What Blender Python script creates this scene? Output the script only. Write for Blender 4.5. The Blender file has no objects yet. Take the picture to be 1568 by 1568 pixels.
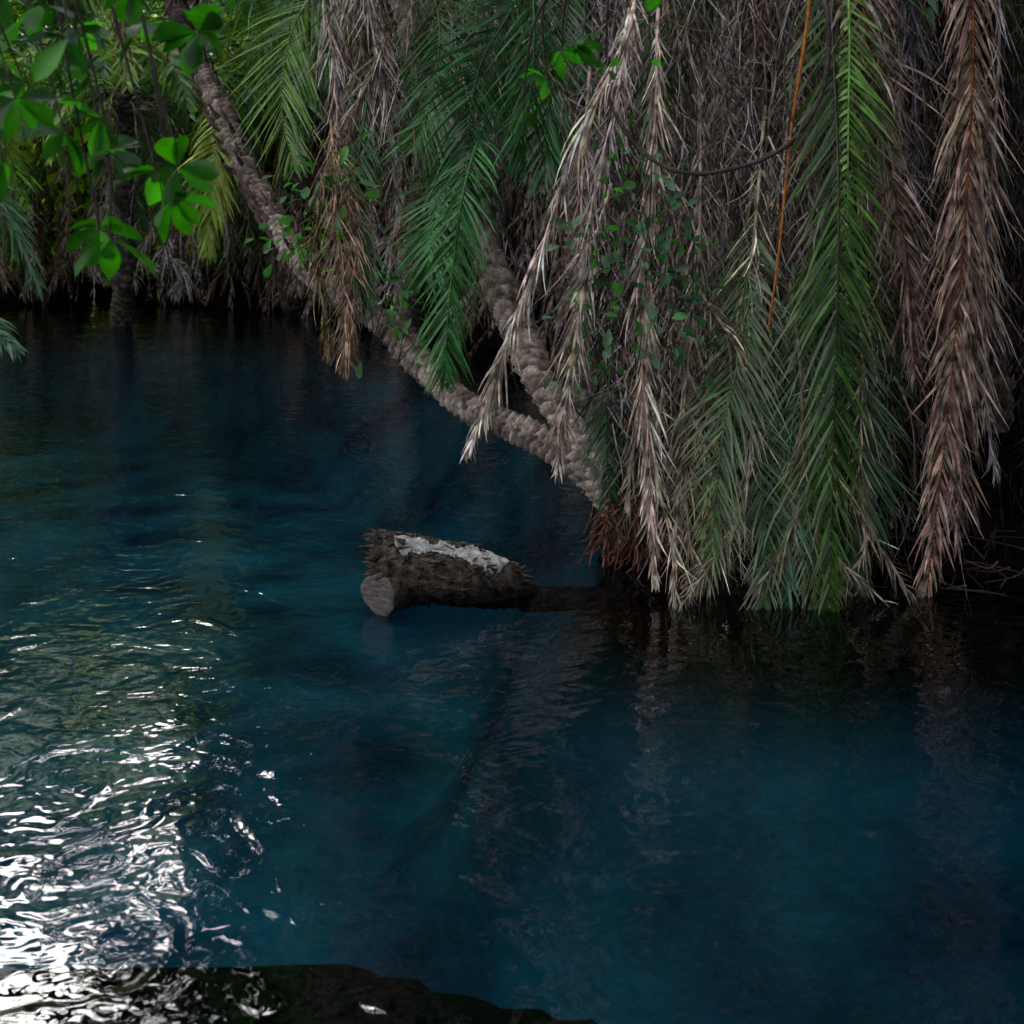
import bpy, math, numpy as np
from mathutils import Vector
R = np.random.default_rng(7)
D2R = math.radians
scene = bpy.context.scene

# ------------------------------------------------------------ helpers
def nrm(a):
    return a / np.maximum(np.linalg.norm(a, axis=-1, keepdims=True), 1e-9)

def cr(pts, n):
    P = np.array(pts, float)
    P = np.vstack([2*P[0]-P[1], P, 2*P[-1]-P[-2]])
    m = len(P)-3
    t = np.linspace(0, m-1e-6, n)
    i = t.astype(int); f = (t-i)[:, None]
    p0, p1, p2, p3 = P[i], P[i+1], P[i+2], P[i+3]
    return 0.5*((2*p1)+(-p0+p2)*f+(2*p0-5*p1+4*p2-p3)*f**2+(-p0+3*p1-3*p2+p3)*f**3)

class MB:
    def __init__(s): s.v=[]; s.f=[]; s.c=[]; s.n=0
    def add(s, v, f, c):
        v=np.asarray(v,float).reshape(-1,3); f=np.asarray(f,int).reshape(-1,4)
        c=np.asarray(c,float)
        if c.ndim==1: c=np.tile(c,(len(v),1))
        s.v.append(v); s.f.append(f+s.n); s.c.append(c); s.n+=len(v)
    def obj(s, name, mat, parent=None, smooth=False):
        v=np.vstack(s.v); f=np.vstack(s.f); c=np.clip(np.vstack(s.c),0,1)
        me=bpy.data.meshes.new(name)
        me.vertices.add(len(v)); me.vertices.foreach_set('co', v.ravel().astype(np.float32))
        me.loops.add(f.size); me.loops.foreach_set('vertex_index', f.ravel().astype(np.int32))
        me.polygons.add(len(f)); me.polygons.foreach_set('loop_start', np.arange(0,f.size,4,dtype=np.int32))
        if smooth: me.polygons.foreach_set('use_smooth', np.ones(len(f),bool))
        me.update(calc_edges=True); me.validate()
        a=me.color_attributes.new('Col','FLOAT_COLOR','POINT')
        a.data.foreach_set('color', np.hstack([c,np.ones((len(c),1))]).ravel().astype(np.float32))
        me.materials.append(mat)
        o=bpy.data.objects.new(name, me); scene.collection.objects.link(o)
        if parent: o.parent=parent
        return o

def empty(name):
    e=bpy.data.objects.new(name,None); scene.collection.objects.link(e); e.empty_display_size=0.2
    return e

def frames(P):
    T=nrm(np.gradient(P,axis=0))
    up=np.array([0,0,1.0])
    ref=np.where(np.abs(T[:,2:3])>0.9, np.array([[0,-1.0,0]]), up[None])
    A=nrm(np.cross(T,ref)); B=np.cross(A,T)
    for i in range(1,len(P)):
        a=A[i-1]-T[i]*np.dot(A[i-1],T[i]); a/=max(np.linalg.norm(a),1e-9)
        A[i]=a; B[i]=np.cross(a,T[i])
    return T,A,B

def tube(mb, P, rad, seg, col, disp=None, cap=True):
    P=np.asarray(P,float); n=len(P)
    rad=np.broadcast_to(np.asarray(rad,float),(n,))
    T,A,B=frames(P)
    th=np.linspace(0,2*np.pi,seg,endpoint=False)
    r=rad[:,None]*np.ones((1,seg))
    if disp is not None: r=r*disp(np.arange(n)[:,None]+0*th[None], th[None]+0*rad[:,None])
    V=P[:,None]+r[...,None]*(np.cos(th)[None,:,None]*A[:,None]+np.sin(th)[None,:,None]*B[:,None])
    i=np.arange(n-1)[:,None]; j=np.arange(seg)[None]; j2=(j+1)%seg
    F=np.stack([i*seg+j,i*seg+j2,(i+1)*seg+j2,(i+1)*seg+j],-1)
    c=col if np.ndim(col)==1 else np.repeat(col,seg,axis=0) if len(col)==n else col
    mb.add(V.reshape(-1,3),F.reshape(-1,4),c)
    return V

def frond(mb, pts, L=.5, w=.022, a0=45, a1=20, N=(0,-1,0), col=(.05,.12,.03), cv=.25, n=60,
          droop=.15, jit=.08, rcol=None, rr=.011, tipcol=None, start=.06, curl=.1, dens=1., asym=(1,1), K=4, hue=.08):
    P=cr(pts,n); T=nrm(np.gradient(P,axis=0)); t=np.linspace(0,1,n)
    N=np.array(N,float)
    S=nrm(np.cross(T,N)); NN=np.cross(S,T)
    tw=R.normal(0,.35)+R.normal(0,.5)*t
    S,NN=np.cos(tw)[:,None]*S+np.sin(tw)[:,None]*NN, np.cos(tw)[:,None]*NN-np.sin(tw)[:,None]*S
    col=np.array(col)
    rc=col*1.2 if rcol is None else np.array(rcol)
    tube(mb,P[::2],(rr*(1.05-t*.85))[::2],4,np.array(rc,float))
    prof=np.clip(np.sin(np.pi*(0.16+0.80*t)),0.08,1)**.7
    prof=prof*(1+.3*np.sin(t*R.uniform(12,30)+R.uniform(0,6))*min(1,jit*6))
    gap=.5+.5*np.sin(t*R.uniform(9,22)+R.uniform(0,6))
    for s,am in ((1,asym[0]),(-1,asym[1])):
        k=t>start
        if dens<1: k&=R.random(n)<dens*(.65+.7*gap)
        m=k.sum()
        if m==0 or am==0: continue
        clump=np.sin(t[k]*R.uniform(20,40)+R.uniform(0,6))*jit*40
        ang=np.radians(a0+(a1-a0)*t[k]+clump+R.normal(0,60*jit,m))[:,None]
        D=np.cos(ang)*T[k]+np.sin(ang)*s*S[k]+NN[k]*R.normal(.05,jit*1.4,(m,1))
        D=nrm(D+R.normal(0,jit*.5,(m,3)))
        l=L*am*prof[k]*R.uniform(.7,1.12,m)
        nn=nrm(NN[k]+R.normal(0,.35+jit,(m,3))+s*S[k]*.35)
        Wv=nrm(np.cross(D,nn))
        ws=np.array([.55,1,.85,.5,.06]) if K==4 else np.array([.6,1,.6,.06])
        p=P[k]+s*S[k]*.003
        cvn=R.normal(0,jit*2.2,(m,3))*np.array([1,1,.3])*curl*4
        pts_=[p]
        d=D.copy()
        for q in range(K):
            d=nrm(d+np.array([0,0,-1.])*droop*(q+.3)+cvn*(.3+q*.2))
            p=p+d*(l/K)[:,None]; pts_.append(p)
        C=col*np.exp(R.normal(0,cv,(m,1)))*(1+R.normal(0,hue,(m,3)))
        vs=[];cs=[]
        for q in range(K+1):
            W=Wv*(w*.5*ws[q]*R.uniform(.8,1.15,(m,1)))
            vs+= [pts_[q]-W, pts_[q]+W]
            cc=C if tipcol is None else C+(np.array(tipcol)-C)*(q/K)**2.5*R.uniform(.2,1,(m,1))
            cs+=[cc,cc]
        V=np.stack(vs,1); Cc=np.stack(cs,1); nv=2*(K+1)
        b=(np.arange(m)*nv)[:,None]
        F=np.concatenate([b+np.array([[2*q,2*q+1,2*q+3,2*q+2]]) for q in range(K)],0)
        mb.add(V.reshape(-1,3),F,Cc.reshape(-1,3))

GREENS=[(.035,.11,.025),(.055,.13,.02),(.03,.095,.03),(.08,.15,.025),(.045,.12,.04)]
DEADS=[(.27,.19,.145),(.18,.13,.11),(.36,.28,.215),(.13,.085,.06),(.23,.19,.19),(.10,.068,.05),(.31,.25,.23),(.46,.37,.29)]

def crown(mbg, c, n, L=3., spread=1., leaf=.5, el=(-20,75), az=(0,360), nl=46, cols=GREENS, w=.03, dr=.16):
    c=np.array(c,float)
    for i in range(n):
        a=np.radians(R.uniform(*az)); e=np.radians(R.uniform(*el))
        d=np.array([math.cos(a)*math.cos(e),math.sin(a)*math.cos(e),math.sin(e)])
        p=c+d*.1; pts=[p]; ll=L*R.uniform(.75,1.1)
        for q in range(6):
            d=d+np.array([0,0,-1])*dr*(1+q*.35)*spread; d/=np.linalg.norm(d)
            p=p+d*ll/6; pts.append(p)
        side=np.array([-math.sin(a),math.cos(a),0])
        N=np.cross(side,d)+R.normal(0,.25,3)
        if abs(N[2])<.1: N=N+np.array([0,0,.3])
        frond(mbg,pts,L=leaf,w=w,a0=55,a1=28,N=N,col=cols[R.integers(len(cols))],n=nl,droop=.08,jit=.07,K=3)

def skirt(mbd, c, n, rad=.5, L=(1.5,3.), z=(0,0), cols=DEADS, nl=40):
    c=np.array(c,float)
    for i in range(n):
        a=R.uniform(0,2*np.pi); o=c+np.array([0,0,R.uniform(*z)])
        out=np.array([math.cos(a),math.sin(a),0])
        l=R.uniform(*L); r=rad*R.uniform(.5,1.2)
        pts=[o,o+out*r*.7+[0,0,.05],o+out*r-[0,0,.3*l],o+out*r*1.05-[0,0,.65*l]+R.normal(0,.05,3),o+out*r*.95-[0,0,l]+R.normal(0,.08,3)]
        frond(mbd,pts,L=R.uniform(.25,.45),w=.018,a0=30,a1=14,N=out+R.normal(0,.3,3),col=np.array(cols[R.integers(len(cols))])*R.uniform(.4,1),cv=.35,n=nl,droop=.15,jit=.16,curl=.2,K=3)

def fibres(mb, n, lo, hi, ln=(.15,.55), w=(.003,.008), cols=DEADS, down=1.2, dark=(.4,1.2), K=5, keep=None):
    p=R.uniform(lo,hi,(n,3))
    if keep is not None: p=p[keep(p)]; n=len(p)
    d=nrm(R.normal(0,.40,(n,3))+np.array([0,-.05,-down]))
    l=R.uniform(*ln,(n,1)); ww=R.uniform(*w,(n,1)); cv=R.normal(0,.42,(n,3))
    C=np.array(cols)[R.integers(0,len(cols),n)]*R.uniform(*dark,(n,1))
    W=nrm(np.cross(d,R.normal(0,.6,(n,3))+[0,-1,0])); vs=[]
    for q in range(K+1):
        k=ww*(1-q/K*.8); vs+=[p-W*k,p+W*k]
        d=nrm(d+cv*.5+R.normal(0,.08,(n,3))+[0,0,-.14]); p=p+d*l/K
    V=np.stack(vs,1); b=(np.arange(n)*(2*K+2))[:,None]
    F=np.concatenate([b+np.array([[2*q,2*q+1,2*q+3,2*q+2]]) for q in range(K)],0)
    mb.add(V.reshape(-1,3),F,np.repeat(C,2*K+2,axis=0))

def blades(mb, p, d, nrmv, l, wd, C, fold=.18):
    m=len(p); d=nrm(d); s=nrm(np.cross(d,nrmv)); nn=np.cross(s,d)
    l=l[:,None]; wd=wd[:,None]
    st=[(0,.03),(.25,.55),(.55,.98),(.8,.85),(1.,.12)]
    vs=[]
    for u,ww in st:
        mid=p+d*l*u - nn*l*.16*u*u
        vs+=[mid-s*wd*.5*ww+nn*wd*fold*ww, mid, mid+s*wd*.5*ww+nn*wd*fold*ww]
    V=np.stack(vs,1); b=(np.arange(m)*15)[:,None]
    F=[]
    for q in range(4):
        F.append(b+np.array([[3*q,3*q+1,3*q+4,3*q+3]])); F.append(b+np.array([[3*q+1,3*q+2,3*q+5,3*q+4]]))
    mb.add(V.reshape(-1,3),np.concatenate(F,0),np.repeat(C,15,axis=0))

# ------------------------------------------------------------ materials
def newmat(name):
    m=bpy.data.materials.new(name); m.use_nodes=True
    nt=m.node_tree; nt.nodes.clear()
    return m,nt,nt.nodes,nt.links

def leafmat(name, trans=.3, gloss=.06, rough=.35, tsat=(1.3,1.5,.5), nscale=14, lo=.55, hi=1.4):
    m,nt,N,L=newmat(name)
    out=N.new('ShaderNodeOutputMaterial'); at=N.new('ShaderNodeAttribute'); at.attribute_name='Col'
    geo=N.new('ShaderNodeNewGeometry'); no=N.new('ShaderNodeTexNoise'); no.inputs['Scale'].default_value=nscale; no.inputs['Detail'].default_value=2
    L.new(geo.outputs['Position'],no.inputs['Vector'])
    mr=N.new('ShaderNodeMapRange'); mr.inputs['From Min'].default_value=.3; mr.inputs['From Max'].default_value=.7
    mr.inputs['To Min'].default_value=lo; mr.inputs['To Max'].default_value=hi
    L.new(no.outputs['Fac'],mr.inputs['Value'])
    mx=N.new('ShaderNodeVectorMath'); mx.operation='SCALE'; L.new(at.outputs['Color'],mx.inputs[0]); L.new(mr.outputs[0],mx.inputs['Scale'])
    df=N.new('ShaderNodeBsdfDiffuse'); L.new(mx.outputs[0],df.inputs['Color']); last=df.outputs[0]
    if trans>0:
        t=N.new('ShaderNodeBsdfTranslucent'); mt=N.new('ShaderNodeVectorMath'); mt.operation='MULTIPLY'; mt.inputs[1].default_value=tsat
        L.new(mx.outputs[0],mt.inputs[0]); L.new(mt.outputs[0],t.inputs['Color'])
        s=N.new('ShaderNodeMixShader'); s.inputs[0].default_value=trans
        L.new(last,s.inputs[1]); L.new(t.outputs[0],s.inputs[2]); last=s.outputs[0]
    if gloss>0:
        g=N.new('ShaderNodeBsdfGlossy'); g.inputs['Roughness'].default_value=rough
        s=N.new('ShaderNodeMixShader'); s.inputs[0].default_value=gloss
        L.new(last,s.inputs[1]); L.new(g.outputs[0],s.inputs[2]); last=s.outputs[0]
    L.new(last,out.inputs['Surface'])
    return m

def barkmat(name, dark=(.05,.035,.03), light=(.3,.25,.22), scale=12, bump=.02, attr=True, stretch=(1,1,1), wet=False):
    m,nt,N,L=newmat(name)
    out=N.new('ShaderNodeOutputMaterial'); p=N.new('ShaderNodeBsdfPrincipled'); p.inputs['Roughness'].default_value=.8
    p.inputs['Specular IOR Level'].default_value=.3
    tc=N.new('ShaderNodeTexCoord'); mp=N.new('ShaderNodeMapping'); mp.inputs['Scale'].default_value=stretch; L.new(tc.outputs['Object'],mp.inputs[0])
    n1=N.new('ShaderNodeTexNoise'); n1.inputs['Scale'].default_value=scale; n1.inputs['Detail'].default_value=7; n1.inputs['Roughness'].default_value=.7
    n2=N.new('ShaderNodeTexNoise'); n2.inputs['Scale'].default_value=scale*5; n2.inputs['Detail'].default_value=4
    L.new(mp.outputs[0],n1.inputs['Vector']); L.new(mp.outputs[0],n2.inputs['Vector'])
    r=N.new('ShaderNodeValToRGB'); r.color_ramp.elements[0].position=.38; r.color_ramp.elements[1].position=.65
    r.color_ramp.elements[0].color=(*dark,1); r.color_ramp.elements[1].color=(*light,1)
    L.new(n1.outputs['Fac'],r.inputs[0]); col=r.outputs[0]
    if attr:
        at=N.new('ShaderNodeAttribute'); at.attribute_name='Col'
        mx=N.new('ShaderNodeVectorMath'); mx.operation='MULTIPLY'; L.new(col,mx.inputs[0]); L.new(at.outputs['Color'],mx.inputs[1]); col=mx.outputs[0]
    if wet:   # waterlogged, algae-dark wood up to a few centimetres above the water line
        g=N.new('ShaderNodeNewGeometry'); sp=N.new('ShaderNodeSeparateXYZ'); L.new(g.outputs['Position'],sp.inputs[0])
        ad0=N.new('ShaderNodeMath'); ad0.operation='MULTIPLY_ADD'; L.new(n1.outputs['Fac'],ad0.inputs[0]); ad0.inputs[1].default_value=.09; L.new(sp.outputs['Z'],ad0.inputs[2])
        mr=N.new('ShaderNodeMapRange'); mr.inputs['From Min'].default_value=.08; mr.inputs['From Max'].default_value=.19; mr.inputs['To Min'].default_value=.16; mr.inputs['To Max'].default_value=1; L.new(ad0.outputs[0],mr.inputs['Value'])
        sc=N.new('ShaderNodeVectorMath'); sc.operation='SCALE'; L.new(col,sc.inputs[0]); L.new(mr.outputs[0],sc.inputs['Scale']); col=sc.outputs[0]
        mr2=N.new('ShaderNodeMapRange'); mr2.inputs['From Min'].default_value=.16; mr2.inputs['From Max'].default_value=1; mr2.inputs['To Min'].default_value=.35; mr2.inputs['To Max'].default_value=.85; L.new(mr.outputs[0],mr2.inputs['Value']); L.new(mr2.outputs[0],p.inputs['Roughness'])
    L.new(col,p.inputs['Base Color'])
    ad=N.new('ShaderNodeMath'); ad.operation='ADD'; L.new(n1.outputs['Fac'],ad.inputs[0])
    ml=N.new('ShaderNodeMath'); ml.operation='MULTIPLY'; ml.inputs[1].default_value=.4; L.new(n2.outputs['Fac'],ml.inputs[0]); L.new(ml.outputs[0],ad.inputs[1])
    b=N.new('ShaderNodeBump'); b.inputs['Strength'].default_value=1; b.inputs['Distance'].default_value=bump
    L.new(ad.outputs[0],b.inputs['Height']); L.new(b.outputs[0],p.inputs['Normal'])
    L.new(p.outputs[0],out.inputs['Surface'])
    return m

M_green=leafmat('palm_leaf_green',.22,.045,.35)
M_dead=leafmat('palm_leaf_dry',0,0,.6,nscale=16,lo=.22,hi=1.75)
M_leaf=leafmat('broad_leaf',.5,.035,.35,tsat=(1.1,2.1,.2))
M_far=leafmat('distant_leaf',.65,0,.5,tsat=(1.45,1.6,.45),nscale=.6,lo=.7,hi=1.4)
M_palmbark=barkmat('palm_bark',(.13,.09,.07),(.72,.59,.50),16,.02)
M_bark=barkmat('twig_bark',(.03,.022,.018),(.10,.08,.065),20,.01)
M_log=barkmat('log_bark',(.006,.005,.005),(.24,.18,.135),20,.06,wet=True)
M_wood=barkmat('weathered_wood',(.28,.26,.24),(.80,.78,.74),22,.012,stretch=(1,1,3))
M_root=barkmat('root_fibre',(.05,.022,.014),(.24,.12,.075),30,.02)

# ------------------------------------------------------------ ground / lake bed
poly=np.array([(-14,2.4),(-6,2.0),(-3,1.7),(1.0,1.4),(3.5,1.5),(6.5,3.5),(5.5,5.6),(2.8,6.15),(1.3,6.3),(.72,6.55),(.75,7.0),(1.2,8.2),(1.2,10),(.6,13),(-1.2,17),(-3.5,19.5),(-7,21),(-10.5,19.8),(-12,15),(-15,8)],float)
def sdist(X,Y):
    p=np.stack([X.ravel(),Y.ravel()],-1); d=np.full(len(p),1e9); ins=np.zeros(len(p),bool)
    for i in range(len(poly)):
        a=poly[i]; b=poly[(i+1)%len(poly)]; e=b-a
        t=np.clip(((p-a)@e)/(e@e),0,1); q=a+t[:,None]*e
        d=np.minimum(d,np.linalg.norm(p-q,axis=1))
        c=((a[1]>p[:,1])!=(b[1]>p[:,1]))
        with np.errstate(divide='ignore',invalid='ignore'):
            xx=(b[0]-a[0])*(p[:,1]-a[1])/(b[1]-a[1])+a[0]
        ins^= c&(p[:,0]<xx)
    return np.where(ins,-d,d).reshape(X.shape)
def vn(x,y,s,seed):
    r=np.random.default_rng(seed); o=0
    for k in range(5):
        a=r.uniform(0,6.28); ph=r.uniform(0,6.28,2); f=s*(1.0+.75*k)
        o=o+np.sin(f*(x*math.cos(a)+y*math.sin(a))+ph[0]+1.3*np.sin(f*.6*(y*math.cos(a)-x*math.sin(a))+ph[1]))/(1+k*.5)
    return o/2.5
def axis(lo,hi,segs,g=1.18):
    a=[]
    for c0,c1,st in segs: a+=list(np.arange(c0,c1-1e-6,st))
    s=segs[-1][2]; x=a[-1]
    while x<hi: s*=g; x+=s; a.append(x)
    s=segs[0][2]; x=a[0]; b=[]
    while x>lo: s*=g; x-=s; b.append(x)
    return np.array(b[::-1]+a)
gx=axis(-400,400,[(-12,-3,.2),(-3,3.4,.07),(3.4,6,.2)]); gy=axis(-200,600,[(0,2.6,.15),(2.6,4.6,.05),(4.6,7.4,.09),(7.4,22,.2)])
X,Y=np.meshgrid(gx,gy)
sd0=sdist(X,Y); sd=sd0+.10*vn(X,Y,3.,3)
edge=3.61-.18*np.clip(X+.61,0,9)-.15*np.clip(X+.45,0,5)**2+.025*vn(X,Y,2.2,12)+.012*vn(X,Y,6,5)
dep=-sd
sh=np.clip(dep*.9,0,.30)+np.clip((Y-edge)*2.6,0,3.)
basin=2.0+1.3/(1+np.exp(-(X-.3)*1.6))*np.clip((8.5-Y)/3,0,1)
other=np.clip(dep*1.3,0,9)
below=-np.minimum(np.minimum(np.where(Y<5,sh,9),np.where(Y<3.2,9,other)),basin)
bank=np.clip(sd*.55,0,.35)+np.clip(sd-1.2,0,6)*.5*np.clip((X+3)/3,0,1)*np.clip((Y-4)/2,0,1)
hill=np.clip(sd-5,0,60)*.18*np.clip((Y-2)/6,0,1)
Z=np.where(sd<0,below,bank+np.clip(hill,0,9))+np.where(sd<0,.02,.09)*vn(X,Y,2.2,9)*np.clip(np.abs(sd)*2,0,1)
ny,nx=X.shape
i=np.arange(ny-1)[:,None]; j=np.arange(nx-1)[None]
F=np.stack([i*nx+j,i*nx+j+1,(i+1)*nx+j+1,(i+1)*nx+j],-1).reshape(-1,4)
m,nt,N,L=newmat('ground_and_lagoon_bed')
out=N.new('ShaderNodeOutputMaterial'); p=N.new('ShaderNodeBsdfDiffuse')
geo=N.new('ShaderNodeNewGeometry'); sp=N.new('ShaderNodeSeparateXYZ'); L.new(geo.outputs['Position'],sp.inputs[0])
n1=N.new('ShaderNodeTexNoise'); n1.inputs['Scale'].default_value=1.1; n1.inputs['Detail'].default_value=5; n1.inputs['Distortion'].default_value=.3; L.new(geo.outputs['Position'],n1.inputs['Vector'])
n2=N.new('ShaderNodeTexNoise'); n2.inputs['Scale'].default_value=9; n2.inputs['Detail'].default_value=6; L.new(geo.outputs['Position'],n2.inputs['Vector'])
def ramp(a,ca,b_,cb,src):
    r=N.new('ShaderNodeValToRGB'); e=r.color_ramp.elements; e[0].position=a; e[0].color=(*ca,1); e[1].position=b_; e[1].color=(*cb,1); L.new(src,r.inputs[0]); return r.outputs[0]
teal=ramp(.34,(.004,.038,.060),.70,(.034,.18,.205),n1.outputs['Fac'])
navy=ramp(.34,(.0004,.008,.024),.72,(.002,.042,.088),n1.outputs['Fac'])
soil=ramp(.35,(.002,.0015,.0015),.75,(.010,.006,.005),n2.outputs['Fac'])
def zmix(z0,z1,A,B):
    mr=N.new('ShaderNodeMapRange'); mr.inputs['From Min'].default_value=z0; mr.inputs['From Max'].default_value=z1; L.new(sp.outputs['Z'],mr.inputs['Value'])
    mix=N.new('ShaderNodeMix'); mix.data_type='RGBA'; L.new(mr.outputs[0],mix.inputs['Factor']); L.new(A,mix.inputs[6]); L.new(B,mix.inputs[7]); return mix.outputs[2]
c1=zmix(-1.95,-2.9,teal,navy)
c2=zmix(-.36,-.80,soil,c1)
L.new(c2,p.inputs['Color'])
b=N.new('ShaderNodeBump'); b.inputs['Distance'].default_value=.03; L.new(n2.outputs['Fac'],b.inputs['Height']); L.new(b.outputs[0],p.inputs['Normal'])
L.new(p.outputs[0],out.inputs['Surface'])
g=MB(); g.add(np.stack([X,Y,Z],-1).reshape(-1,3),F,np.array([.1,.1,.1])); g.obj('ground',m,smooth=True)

# ------------------------------------------------------------ water
m,nt,N,L=newmat('lagoon_water')
out=N.new('ShaderNodeOutputMaterial'); geo=N.new('ShaderNodeNewGeometry')
def noise(scale,detail,dist,mapscale=(1,1,1)):
    mp=N.new('ShaderNodeMapping'); mp.inputs['Scale'].default_value=mapscale; L.new(geo.outputs['Position'],mp.inputs[0])
    n=N.new('ShaderNodeTexNoise'); n.inputs['Scale'].default_value=scale; n.inputs['Detail'].default_value=detail; n.inputs['Distortion'].default_value=dist
    n.inputs['Roughness'].default_value=.45
    L.new(mp.outputs[0],n.inputs['Vector']); return n.outputs['Fac']
def mul(a,k):
    q=N.new('ShaderNodeMath'); q.operation='MULTIPLY'; L.new(a,q.inputs[0]); q.inputs[1].default_value=k; return q.outputs[0]
def add(a,b_):
    q=N.new('ShaderNodeMath'); q.operation='ADD'; L.new(a,q.inputs[0]); L.new(b_,q.inputs[1]); return q.outputs[0]
h=add(add(mul(noise(1.1,1,.4),.018),mul(noise(4.0,1,1.6),.0085)),mul(noise(10,1,1.2,(1,1.25,1)),.0022))
b=N.new('ShaderNodeBump'); b.inputs['Strength'].default_value=1; b.inputs['Distance'].default_value=1; L.new(h,b.inputs['Height'])
fr=N.new('ShaderNodeFresnel'); fr.inputs['IOR'].default_value=1.65; L.new(b.outputs[0],fr.inputs['Normal'])
gl=N.new('ShaderNodeBsdfGlossy'); gl.inputs['Roughness'].default_value=.01; L.new(b.outputs[0],gl.inputs['Normal'])
tr=N.new('ShaderNodeBsdfTransparent'); tr.inputs['Color'].default_value=(.48,.84,.96,1)
s=N.new('ShaderNodeMixShader'); L.new(fr.outputs[0],s.inputs[0]); L.new(tr.outputs[0],s.inputs[1]); L.new(gl.outputs[0],s.inputs[2])
L.new(s.outputs[0],out.inputs['Surface'])
wm=MB(); wm.add([(-40,-5,0),(15,-5,0),(15,24,0),(-40,24,0)],[[0,1,2,3]],np.array([.1,.1,.1])); wm.obj('lagoon_water',m)

# ------------------------------------------------------------ palm trunks
def palmtrunk(mb, pts, r0, r1, pitch=.055, gain=(1.,1.), step=.012, amp=.26):
    P=cr(pts,700); s=np.concatenate([[0],np.cumsum(np.linalg.norm(np.diff(P,axis=0),axis=1))])
    n=int(s[-1]/step); ss=np.linspace(0,s[-1],n); P=np.stack([np.interp(ss,s,P[:,k]) for k in range(3)],-1)
    seg=26; rad=np.linspace(r0,r1,n); gg=np.interp(ss/ss[-1],np.linspace(0,1,len(gain)),gain)[:,None]
    lump=R.normal(0,1,(400,10)); wob=R.uniform(0,6,4)
    def phase(th):
        return (ss[:,None]/pitch)+.5*(np.floor(th/(2*np.pi)*4)%2)+.35*np.sin(th*2+ss[:,None]*3)+.6*np.sin(ss[:,None]*5+wob[0])
    def cells(th):
        ph=phase(th); saw=ph-np.floor(ph); cell=np.floor(ph).astype(int)%400; tc=(th/(2*np.pi)*4).astype(int)%10
        return saw,lump[cell,tc]
    def disp(i,th):
        saw,l=cells(th)
        return 1+amp*(saw**1.5-.4)*(1+.6*l)+.07*np.sin(2*th+ss[:,None]*7+wob[1])+.05*np.sin(ss[:,None]*11+wob[2])
    th=np.linspace(0,2*np.pi,seg,endpoint=False)[None]
    saw,l=cells(th)
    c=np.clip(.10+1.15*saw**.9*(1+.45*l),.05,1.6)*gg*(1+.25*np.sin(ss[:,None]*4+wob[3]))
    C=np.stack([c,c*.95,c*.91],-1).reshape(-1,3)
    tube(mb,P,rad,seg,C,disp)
    return P

# palm 1: long leaning trunk over the water
p1=empty('palm_tree')
mb=MB(); palmtrunk(mb,[(.80,6.6,-.05),(.51,6.6,.32),(.20,6.8,.56),(-.32,7.1,.76),(-.77,7.5,1.13),(-1.33,8.0,1.46),(-1.74,8.5,1.92),(-2.22,9.2,2.65),(-2.63,9.8,3.26),(-3.0,10.3,4.6)],.080,.085,.055,(.8,1.,.95,.6,.35,.3),amp=.2)
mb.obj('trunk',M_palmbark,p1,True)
mb=MB(); crown(mb,(-3,10.3,4.9),18,L=2.6,leaf=.5); mb.obj('green_fronds',M_green,p1)
mb=MB(); skirt(mb,(-2.9,10.2,4.6),12,.4,(.9,1.7))
for pts,c,l,a in [([(-1.12,7.6,2.4),(-1.05,7.25,2.15),(-1.03,7.2,1.78),(-.98,7.15,1.32),(-.97,7.1,.92)],(.26,.17,.11),.38,(30,16)),
              ([(-1.18,7.5,1.9),(-1.16,7.3,1.6),(-1.10,7.2,1.3),(-1.06,7.15,1.02)],(.17,.14,.07),.30,(46,26)),
              ([(-1.0,7.5,2.1),(-.95,7.2,1.8),(-.93,7.15,1.4),(-.95,7.1,1.0)],(.18,.12,.08),.30,(30,16))]:
    frond(mb,pts,L=l,w=.010,a0=a[0],a1=a[1],col=c,n=110,droop=.14,jit=.13,K=4,cv=.45,curl=.2,dens=.95)
for k in range(90):
    t=R.random(); q=cr([(-1.33,8.0,1.46),(-1.74,8.5,1.92),(-2.22,9.2,2.65),(-2.63,9.8,3.26)],100)[int(t*99)]
    a=R.uniform(0,6.28); o=np.array([math.cos(a),-.4*abs(math.sin(a)),math.sin(a)*.6])
    tube(mb,cr([q+o*.06,q+o*.10+[-.03,0,.04],q+o*.12+[-.06,0,.10]],4),[.020,.018,.014,.006],5,np.array([.11,.08,.065])*R.uniform(.4,1.6))
mb.obj('dry_fronds',M_dead,p1)

# palm 2: pale trunk behind it
p2=empty('palm_tree')
mb=MB(); palmtrunk(mb,[(.86,6.75,-.05),(.56,6.7,.37),(.24,6.9,.76),(.06,7.1,1.10),(-.13,7.3,1.54),(-.26,7.5,2.01),(-.51,7.8,2.67),(-.71,8.1,3.21),(-.95,8.4,4.6)],.095,.10,.085,(.7,1.5,1.6,1.1,.6),amp=.2)
mb.obj('trunk',M_palmbark,p2,True)
mb=MB(); crown(mb,(-.95,8.4,5.0),28,L=2.9,leaf=.5,el=(-5,80))
G=lambda pts,**k: frond(mb,pts,**{**dict(L=.5,w=.016,a0=50,a1=30,col=GREENS[R.integers(5)],n=60,droop=.05,jit=.07),**k})
G([(.15,7.3,3.6),(.02,7.0,3.05),(-.18,7,2.68),(-.26,7,2.23),(-.29,7,1.80)],L=.55,col=(.03,.125,.035),a0=58,a1=34,droop=.08,n=75)
G([(-.15,7.2,2.4),(-.26,6.8,2.0),(-.32,6.8,1.6),(-.36,6.8,1.21),(-.37,6.8,.9)],L=.40,col=(.05,.19,.045),a0=44,a1=26)
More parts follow.
